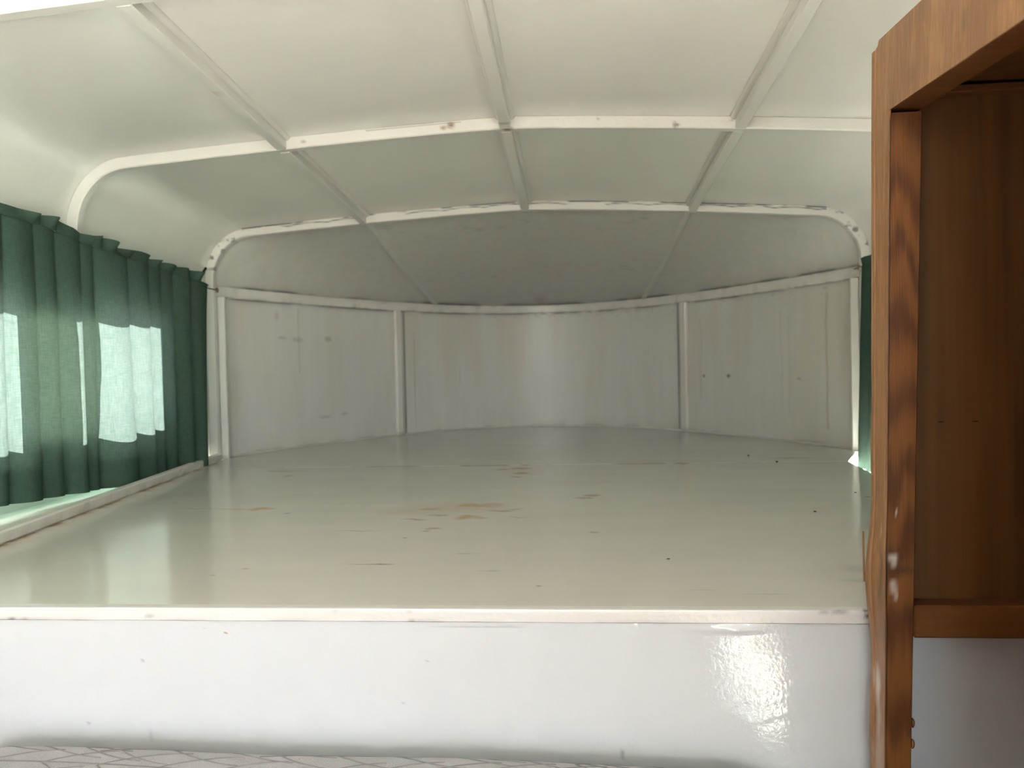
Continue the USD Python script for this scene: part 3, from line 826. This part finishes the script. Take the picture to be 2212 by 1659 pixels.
# second width of cloth lapped behind the first
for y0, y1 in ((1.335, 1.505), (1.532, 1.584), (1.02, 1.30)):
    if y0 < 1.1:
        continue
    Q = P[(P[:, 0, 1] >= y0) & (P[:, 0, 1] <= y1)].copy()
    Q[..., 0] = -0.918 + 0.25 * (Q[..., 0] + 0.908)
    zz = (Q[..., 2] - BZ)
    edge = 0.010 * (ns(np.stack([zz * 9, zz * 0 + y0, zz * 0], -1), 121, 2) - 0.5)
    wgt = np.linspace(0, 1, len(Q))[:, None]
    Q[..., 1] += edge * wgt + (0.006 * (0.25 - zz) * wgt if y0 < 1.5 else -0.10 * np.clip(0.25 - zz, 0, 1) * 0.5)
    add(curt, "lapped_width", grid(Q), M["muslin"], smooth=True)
# stitch line of the wire channel
sl = np.stack([P[:, -1, 0] + 0.0012, P[:, -1, 1], P[:, -1, 2]], 1)
add(curt, "gathering_seam", tube(sl, 0.0016, 5), M["cotton"], smooth=True)

wi = thing("curtain_wire", (-0.91, 1.5, BZ + 0.53), "thin curtain wire with a brass screw eye above the left window", "curtain wire")
yy = np.linspace(0.82, 2.176, 60)
add(wi, "wire", tube(np.stack([np.full(60, -0.914), yy, BZ + np.array([top_z(y) - 0.004 for y in yy])], 1), 0.0018, 6), M["wire"], smooth=60)
a = np.linspace(0, 2 * np.pi, 25)[:-1]
eye = trimesh.creation.torus(0.006, 0.0019, 24, 10)
eye.apply_transform(trimesh.transformations.rotation_matrix(np.pi / 2, [0, 1, 0]))
eye.apply_translation([-0.914, 2.168, BZ + 0.502])
add(wi, "screw_eye", eye, M["brass"], smooth=60)
tl = np.array([[-0.951, 2.120, .528], [-0.944, 2.14, .548], [-0.942, 2.16, .567]]) + np.array([0, 0, BZ])
add("/World", "cable_end", tube(resample(tl, 0.006), 0.0035, 8), M["cable"], smooth=60, label="short dark cable end between the left curtain's end and the rib", category="cable")

cr = thing("curtain", (0.9, 1.5, BZ), "dark green curtain sliver hanging beside the wooden wardrobe, over the right window", "curtain")
VR = [0.86, 0.95, 1.06, 1.14, 1.25, 1.34, 1.43, 1.52, 1.60, 1.70, 1.78, 1.86, 1.95, 2.03, 2.105]
PR = curtain_sheet(VR, 0.904, lambda y: (-0.030, 0.505), 0.20, 0.010, sx=-1, extra=lambda y, u: 0.012 * np.clip((y - 1.9) / .1, 0, 1) * u)
add(cr, "cloth", grid(PR, True), M["cotton"], smooth=True)
rows = [np.stack([np.full(8, PR[j, -1, 0]) - 0.004 * np.linspace(0, 1, 8), np.full(8, PR[j, 0, 1]), PR[j, -1, 2] + np.linspace(0, 0.02, 8)], 1) for j in range(len(PR))]
add(cr, "ruffle", grid(np.array(rows), True), M["cotton"], smooth=True)
wi2 = thing("curtain_wire", (0.93, 1.5, BZ + 0.51), "curtain wire and screw eye over the right bunk window", "curtain wire")
yy = np.linspace(0.82, 2.176, 30)
add(wi2, "wire", tube(np.stack([np.full(30, 0.910), yy, np.full(30, BZ + 0.507)], 1), 0.0018, 6), M["wire"], smooth=60)
eye2 = eye.copy(); eye2.apply_translation([2 * 0.914 + 0.006, 0.0, 0.008])
add(wi2, "screw_eye", eye2, M["brass"], smooth=60)

# ------------------------------------------------------------------ the wooden wardrobe at the right
wd = thing("wardrobe", (0.68, 0.63, 0), "tall brown stained plywood wardrobe frame without a door, right of the bunk", "wardrobe")
XF = 0.4262                     # aisle face at the header
YN, YP = 0.7355, 0.7365         # near edge of the stile; front of the post
BOT = FL + 0.005


def lean(mesh):
    """The whole wardrobe leans a degree out of plumb."""
    v, f = (mesh if isinstance(mesh, tuple) else (np.array(mesh.vertices), np.array(mesh.faces)))
    v = np.array(v, float)
    v[:, 0] += 0.0174 * (v[:, 2] - BZ - 0.486)
    return (v, f)


def unlean(fn):
    def g(v):
        w = v.copy()
        w[:, 0] -= 0.0174 * (v[:, 2] - 0.486)
        return fn(w)
    return g


def wadd(name, mesh, mat_, smooth=30, stain=None, **k):
    return add(wd, name, lean(mesh), mat_, smooth, unlean(stain) if stain else None, **k)


def face_stain_gap(v):
    g = spots(v, [((XF, .728, .487), (.01, .003, .012), .35), ((XF, .69, .500), (.01, .003, .010), .55), ((XF, .60, .508), (.01, .003, .014), .45), ((XF, .68, .552), (.01, .004, .003), .5), ((XF, .742, .03), (.01, .006, .03), .5), ((XF, .739, .0), (.01, .005, .02), .4), ((XF, .65, .535), (.01, .002, .003), .4), ((XF, .74, .3), (.01, .002, .004), .4)], 131, .003)
    wht = spots(v, [((XF, .752, -.06), (.02, .006, .020), .7), ((XF, .749, -.09), (.02, .005, .03), .35), ((XF, .747, -.13), (.02, .01, .03), .25), ((XF, .745, .09), (.02, .001, .001), .9), ((XF, .750, .075), (.02, .001, .0015), .8), ((XF, .759, .545), (.02, .004, .002), .4), ((XF, .67, .548), (.02, .001, .001), .8)], 132, .003)
    edge = np.clip((v[:, 0] - XF - 0.0003 + bow(v)) / 0.0008, 0, 1) * (np.abs(v[:, 1] - YN) < 0.004) * (v[:, 2] < 0.484)  # end grain blackened to read as the shadow gap beside the post
    return np.stack([np.maximum(g, edge), wht, g * 0], 1)


def bow(v):
    """The damp swollen, bulging stretch of the ply near the bunk's edge (z from the bunk top)."""
    z = v[:, 2]
    far = np.clip((v[:, 1] - 0.725) / 0.045, 0, 1)
    return (0.0040 * np.exp(-((z - 0.045) / 0.05) ** 2) + 0.0008 * np.exp(-((z + .11) / 0.07) ** 2) + 0.0003 * np.sin(z * 41) * (z < 0.2)) * far


def under(y):
    return 0.486 - 0.056 * (0.739 - y)


# face board: stile and header cut from one sheet of plywood
face = Polygon([(0.768, BOT), (0.768, 0.5545), (0.763, 0.556), (0.7605, 0.5605), (0.493, 0.560 - 0.050 * 0.2675), (0.493, BOT), (0.508, BOT), (0.508, under(0.508)), (YN, under(YN)), (YN + .001, 0.10), (YN, 0.0), (YN, -0.2), (YN, BOT)])
import manifold3d
fm = extr(face, "x", XF, XF + 0.0016)
mf = manifold3d.Manifold(manifold3d.Mesh(np.asarray(fm.vertices, np.float32), np.asarray(fm.faces, np.uint32)))
if mf.num_tri() > 0:
    mm = mf.refine_to_length(0.010).to_mesh()
    fm = trimesh.Trimesh(np.array(mm.vert_properties[:, :3], float), np.array(mm.tri_verts), process=False)
fv = np.array(fm.vertices)
fv[:, 0] -= bow(fv - np.array([0, 0, BZ]))
fv[:, 1] -= 0.010 * np.clip((0.486 - (fv[:, 2] - BZ)) / 0.65, 0, 1.2) * np.clip((fv[:, 1] - YN) / 0.032, 0, 1)
wadd("face_board", (fv, np.array(fm.faces)), M["ply"], smooth=25, stain=face_stain_gap)
# thin veneer edging, loose from the ply
zz = np.linspace(BOT, 0.5535, 300)
pz = np.stack([np.full(300, XF - 0.0008), np.full(300, 0.7705), zz], 1)
pz[:, 0] -= bow(pz) * 1.25 + 0.0004 * np.sin(zz * 50) * (zz < 0.25)
pz[:, 1] -= 0.010 * np.clip((0.486 - zz) / 0.65, 0, 1.2)
pz[:, 2] += BZ
wadd("edge_veneer", sweep(pz, np.tile([-1.0, 0, 0], (300, 1)), np.array([0, 1.0, 0]), [(0.0005, -0.0035), (0.0005, 0.0035), (-0.0034, 0.0035), (-0.0034, -0.0035)]), M["veneer"], smooth=30, stain=face_stain_gap)
# sliver of veneer peeled right off
zs_ = np.linspace(0.035, 0.085, 30)
sv = np.stack([XF - 0.0055 - 0.0012 * np.linspace(0, 1, 30), np.full(30, 0.7735), zs_ + BZ], 1)
wadd("peeled_veneer", sweep(sv, np.tile([-1.0, 0, 0], (30, 1)), np.array([0, 1.0, 0]), [(0.0004, -0.0018), (0.0004, 0.0018), (-0.0004, 0.0018), (-0.0004, -0.0018)]), M["veneer"], smooth=30)


def post_stain(v):
    w = spots(v, [((.4335, YP, .066), (.004, .02, .005), .8), ((.4335, YP, .040), (.004, .02, .004), .8), ((.4360, YP, .030), (.0022, .02, .002), .5), ((.4360, YP, .112), (.001, .02, .003), .7), ((.449, YP, .124), (.0018, .02, .001), .6), ((.447, YP, .119), (.001, .02, .0015), .6)], 141, .003, 150)
    g = spots(v, [((.444, YP, .056), (.008, .02, .003), .6), ((.453, YP, .056), (.006, .02, .0022), .7), ((.447, YP, .051), (.012, .02, .0012), .7), ((.451, YP, .018), (.008, .02, .002), .6), ((.443, YP, .016), (.006, .02, .002), .5), ((.452, YP, -.098), (.006, .02, .001), .7), ((.4515, YP, -.102), (.008, .02, .0006), .7), ((.449, YP, .35), (.002, .02, .002), .5), ((.438, YP, .481), (.0015, .02, .0015), .6), ((.447, YP, .455), (.01, .02, .02), .15), ((.453, YP, .33), (.007, .02, .03), .18)], 142, .002, 150)
    return np.stack([g, w, g * 0], 1)


zz = np.linspace(BOT, 0.4835, 300)
n_s = 14
path = np.stack([np.full(300, 0.4281), np.full(300, YP), zz + BZ], 1)
sec = [(0.0010 + (0.0285 - 0.002) * i / n_s, 0.0) for i in range(n_s + 1)] + [(0.0285, 0.0010), (0.0285, 0.0270), (0.0, 0.0270), (0.0, 0.0010)]
pm = sweep(path, np.tile([1.0, 0, 0], (300, 1)), np.array([0, 1.0, 0]), sec)
pv = np.array(pm.vertices)
tz = np.clip((0.486 - (pv[:, 2] - BZ)) / 0.62, 0, 1)
pv[:, 0] = 0.4281 + (pv[:, 0] - 0.4281) * (1 - 0.19 * tz)
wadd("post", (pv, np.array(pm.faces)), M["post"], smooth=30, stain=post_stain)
for z_ in (-0.090, -0.110):     # two dried glue blobs on the post's inner edge
    sp_ = trimesh.creation.icosphere(2, 1.0)
    v = sp_.vertices * np.array([.0018, .003, .0045]) * (0.8 + .4 * ns(sp_.vertices * 2, 5)[:, None]) + np.array([.4528, .7385, z_ + BZ])
    wadd("glue_blob", (v, sp_.faces), M["post"], smooth=True)
yy_ = np.linspace(0.494, 0.7635, 20)
hp = np.stack([np.full(20, XF + 0.0018), yy_, [under(y) + 0.0012 + BZ for y in yy_]], 1)
wadd("header_rail", sweep(hp, np.tile([1.0, 0, 0], (20, 1)), np.array([0, 0, 1.0]), [(0.0, 0.001), (0.0, 0.034), (0.0295, 0.034), (0.0305, 0.033), (0.0305, 0.001), (0.0295, 0.0)]), M["rail"], smooth=30)
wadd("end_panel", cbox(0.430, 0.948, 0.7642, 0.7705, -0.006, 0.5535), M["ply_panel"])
wadd("bottom_rail", cbox(0.4545, 0.948, 0.7405, 0.7640, -0.0100, 0.0210), M["rail"])
wadd("top_batten", cbox(0.462, 0.948, 0.7490, 0.7640, 0.5035, 0.5115), M["rail"])
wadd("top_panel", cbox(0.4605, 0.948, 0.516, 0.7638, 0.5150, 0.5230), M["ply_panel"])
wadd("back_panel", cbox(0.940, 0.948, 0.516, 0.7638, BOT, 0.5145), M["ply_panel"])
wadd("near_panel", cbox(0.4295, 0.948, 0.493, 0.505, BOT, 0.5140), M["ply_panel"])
for x, z in ((.488, .193), (.520, .193)):
    wadd("staple", cbox(x - .0025, x + .0025, .7632, .7644, z - .0006, z + .0006, .0002), M["gap"])

# ------------------------------------------------------------------ bench and the patterned cushion
be = thing("bench", (-0.05, 0.55, 0), "low wooden bench under the patterned backrest cushion", "bench")
add(be, "bench_box", cbox(-0.90, 0.36, 0.30, 0.780, FL, -0.80), M["bench"])
add(be, "bench_seat", cbox(-0.92, 0.38, 0.28, 0.785, -0.799, -0.76), M["bench"])

# unseen screen and cupboard, added to block and bounce light around the riser
sb = thing("light_screen", (-0.28, 0.17, 0), "added plywood screen below the camera that keeps floor light off the riser", "light screen")
add(sb, "screen_board", cbox(-0.945, 0.40, 0.160, 0.178, FL + .001, -0.245), M["bench"])
add(sb, "screen_rail", cbox(-0.945, 0.40, 0.150, 0.188, -0.244, -0.222, 0.004), M["rail"])
add(sb, "screen_side_board", cbox(0.401, 0.585, 0.160, 0.178, FL + .001, -0.43), M["bench"])
ku = thing("added_cupboard", (0.77, -0.16, 0), "added cream cupboard behind the camera that blocks light and feeds the riser glint", "cupboard")
add(ku, "carcass", cbox(0.615, 0.945, -0.47, 0.12, FL + .001, 0.38), M["cream"])
for k in range(2):
    add(ku, "door", cbox(0.600, 0.6145, -0.465 + 0.29 * k, -0.18 + 0.29 * k, FL + .06, 0.37, 0.003), M["cream"])

CX0, CX1, CY0, CY1 = -0.535, 0.345, 0.655, 0.7885


def cushion_top(x):
    return -0.1365 - 0.004 * np.clip((x + 0.40) / 0.45, 0, 1) - 0.006 * np.clip((x - 0.0) / 0.35, 0, 1) + 0.0012 * np.sin(x * 14 + 1) - 0.016 * np.clip((-0.475 - x) / 0.06, 0, 1) ** 2 - 0.03 * np.clip((x - .27) / .075, 0, 1) ** 2


cu = thing("backrest_cushion", (-0.1, 0.72, BZ - 0.759), "grey upholstered backrest cushion with a raised leaf vein pattern, against the riser", "cushion")
secn = []
for a in np.linspace(0, 2 * np.pi, 73)[:-1]:
    ca, sa = math.cos(a), math.sin(a)
    e = 0.42
    secn.append((np.sign(ca) * abs(ca) ** e, np.sign(sa) * abs(sa) ** e))
secn = np.array(secn)
xs = CX0 + (CX1 - CX0) * (0.5 - 0.5 * np.cos(np.linspace(0, np.pi, 160)))
rows = []
for x in xs:
    t = (x - CX0) / (CX1 - CX0)
    end = np.clip(1 - (np.abs(2 * t - 1)) ** 40, 0, 1) ** 0.5
    zt = cushion_top(x)
    zm, hz = (zt - 0.758) / 2, (zt + 0.758) / 2
    ym, hy = (CY0 + CY1) / 2, (CY1 - CY0) / 2
    q = np.stack([np.full(len(secn), x), ym + secn[:, 0] * hy * (0.9 + 0.1 * end), zm + secn[:, 1] * hz * (0.94 + 0.06 * end) + 0 * x + BZ], 1)
    rows.append(np.vstack([q, q[:1]]))
A = np.array(rows)
vv, ff = grid(A)
k = A.shape[1]
capf = []
for r0, rev in ((0, False), ((len(xs) - 1) * k, True)):
    for j in range(1, k - 2):
        capf.append([r0, r0 + j, r0 + j + 1] if not rev else [r0, r0 + j + 1, r0 + j])
cm = trimesh.Trimesh(vv, np.vstack([np.vstack([ff[:, [0, 1, 2]], ff[:, [0, 2, 3]]]), np.array(capf)]), process=False)
cm.merge_vertices(); cm.fix_normals()
add(cu, "cushion_cover", cm, M["cushion"], smooth=60)


# leaf veins as raised ribbons lying on the top face
def cushion_z(x, y):
    zt = cushion_top(x)
    ym, hy = (CY0 + CY1) / 2, (CY1 - CY0) / 2
    c = np.clip(np.abs((y - ym) / (hy * 0.999)), 0, 0.999)
    s = (1 - c ** (2 / 0.42)) ** (0.42 / 2)
    zm, hz = (zt - 0.758) / 2, (zt + 0.758) / 2
    return zm + hz * s


def ribbon(pts, w):
    p = np.asarray(pts, float)
    tck = np.linspace(0, 1, len(p))
    from scipy.interpolate import make_interp_spline
    s = make_interp_spline(tck, p, k=min(3, len(p) - 1))(np.linspace(0, 1, 40))
    s[:, 0] = np.clip(s[:, 0], CX0 + 0.03, CX1 - 0.035)
    s[:, 1] = np.clip(s[:, 1], CY0 + 0.01, CY1 - 0.0005)
    d = np.gradient(s, axis=0) + 1e-9; d /= np.linalg.norm(d, axis=1, keepdims=True)
    nn = np.stack([-d[:, 1], d[:, 0]], 1)
    ww = w * 1.7 * np.linspace(1, 0.6, 40)[:, None]
    L, Rr = s + nn * ww, s - nn * ww
    L[:, 1] = np.clip(L[:, 1], CY0, CY1 - 0.0003); Rr[:, 1] = np.clip(Rr[:, 1], CY0, CY1 - 0.0003)
    rows = [np.stack([q[:, 0], q[:, 1], cushion_z(q[:, 0], q[:, 1]) + h_ + BZ], 1) for q, h_ in ((L, -0.0004), (L * .7 + Rr * .3, 0.0005), (L * .3 + Rr * .7, 0.0005), (Rr, -0.0004))]
    return grid(np.array(rows))


LEAF = []
for x0, y0, x1, y1 in ((-0.52, 0.772, -0.36, 0.752), (-0.37, 0.745, -0.16, 0.782), (-0.20, 0.748, 0.03, 0.770), (-0.02, 0.781, 0.16, 0.744), (0.12, 0.766, 0.32, 0.776), (-0.50, 0.722, -0.20, 0.712), (-0.15, 0.715, 0.25, 0.722), (-0.45, 0.69, 0.2, 0.685)):
    m_ = 0.5 * (y0 + y1) + 0.005
    LEAF.append(([(x0, y0), (x0 * .67 + x1 * .33, m_ * .5 + (y0 * .67 + y1 * .33) * .5), (x0 * .33 + x1 * .67, m_ * .5 + (y0 * .33 + y1 * .67) * .5), (x1, y1)], 0.0012))
    nv_ = int((x1 - x0) / 0.050)
    for k in range(nv_):
        t = (k + 0.4) / nv_
        bx, by = x0 + (x1 - x0) * t, y0 + (y1 - y0) * t
        for sg in (-1, 1):
            ln = 0.036 + 0.014 * math.sin(math.pi * t)
            LEAF.append(([(bx, by), (bx + ln * .5, by + sg * ln * .30), (bx + ln * 1.1, by + sg * ln * .52), (bx + ln * 1.7, by + sg * ln * .62)], 0.0008))
vs, fs, n_ = [], [], 0
for pts, w_ in LEAF:
    a, b = ribbon(pts, w_)
    vs.append(a); fs.append(b + n_); n_ += len(a)


def cushion_y(x, z):
    zt = cushion_top(x)
    ym, hy = (CY0 + CY1) / 2, (CY1 - CY0) / 2
    zm, hz = (zt - 0.758) / 2, (zt + 0.758) / 2
    c = np.clip(np.abs((z - zm) / hz), 0, 0.97)
    return ym - hy * (1 - c ** (2 / 0.42)) ** (0.42 / 2)


def ribbon_front(pts, w):
    from scipy.interpolate import make_interp_spline
    p = np.asarray(pts, float)
    q = make_interp_spline(np.linspace(0, 1, len(p)), p, k=min(3, len(p) - 1))(np.linspace(0, 1, 24))
    q[:, 0] = np.clip(q[:, 0], CX0 + 0.04, CX1 - 0.045)
    q[:, 1] = np.clip(q[:, 1], -0.70, -0.185)
    d = np.gradient(q, axis=0) + 1e-9
    d /= np.linalg.norm(d, axis=1, keepdims=True)
    nn = np.stack([-d[:, 1], d[:, 0]], 1) * (w * 1.7 * np.linspace(1, 0.6, 24))[:, None]
    rows = []
    for k, h_ in ((-1, 0.0006), (-.4, -0.0009), (.4, -0.0009), (1, 0.0006)):
        r = q + nn * k
        rows.append(np.stack([r[:, 0], cushion_y(r[:, 0], r[:, 1]) + h_, r[:, 1] + BZ], 1))
    return grid(np.array(rows))


for r in range(4):
    for c in range(4):
        x0, z0 = -0.50 + 0.23 * c + 0.09 * (r % 2), -0.27 - 0.125 * r
        x1, z1 = x0 + 0.20, z0 + (0.045 if (r + c) % 2 else -0.045)
        lines = [([(x0, z0), (x0 + .07, z0 * .6 + z1 * .4 + .006), (x0 + .14, z0 * .3 + z1 * .7 + .004), (x1, z1)], 0.0012)]
        for k in range(6):
            t = (k + .4) / 6
            bx, bz = x0 + .2 * t, z0 + (z1 - z0) * t
            for sg in (-1, 1):
                ln = .030 + .014 * math.sin(math.pi * t)
                lines.append(([(bx, bz), (bx + ln * .5, bz + sg * ln * .42), (bx + ln * 1.1, bz + sg * ln * .8), (bx + ln * 1.5, bz + sg * ln)], 0.0008))
        for pts, w_ in lines:
            a, b = ribbon_front(pts, w_)
            vs.append(a); fs.append(b + n_); n_ += len(a)
add(cu, "leaf_vein_pattern", (np.vstack(vs), np.vstack(fs)), M["vein"], smooth=True)
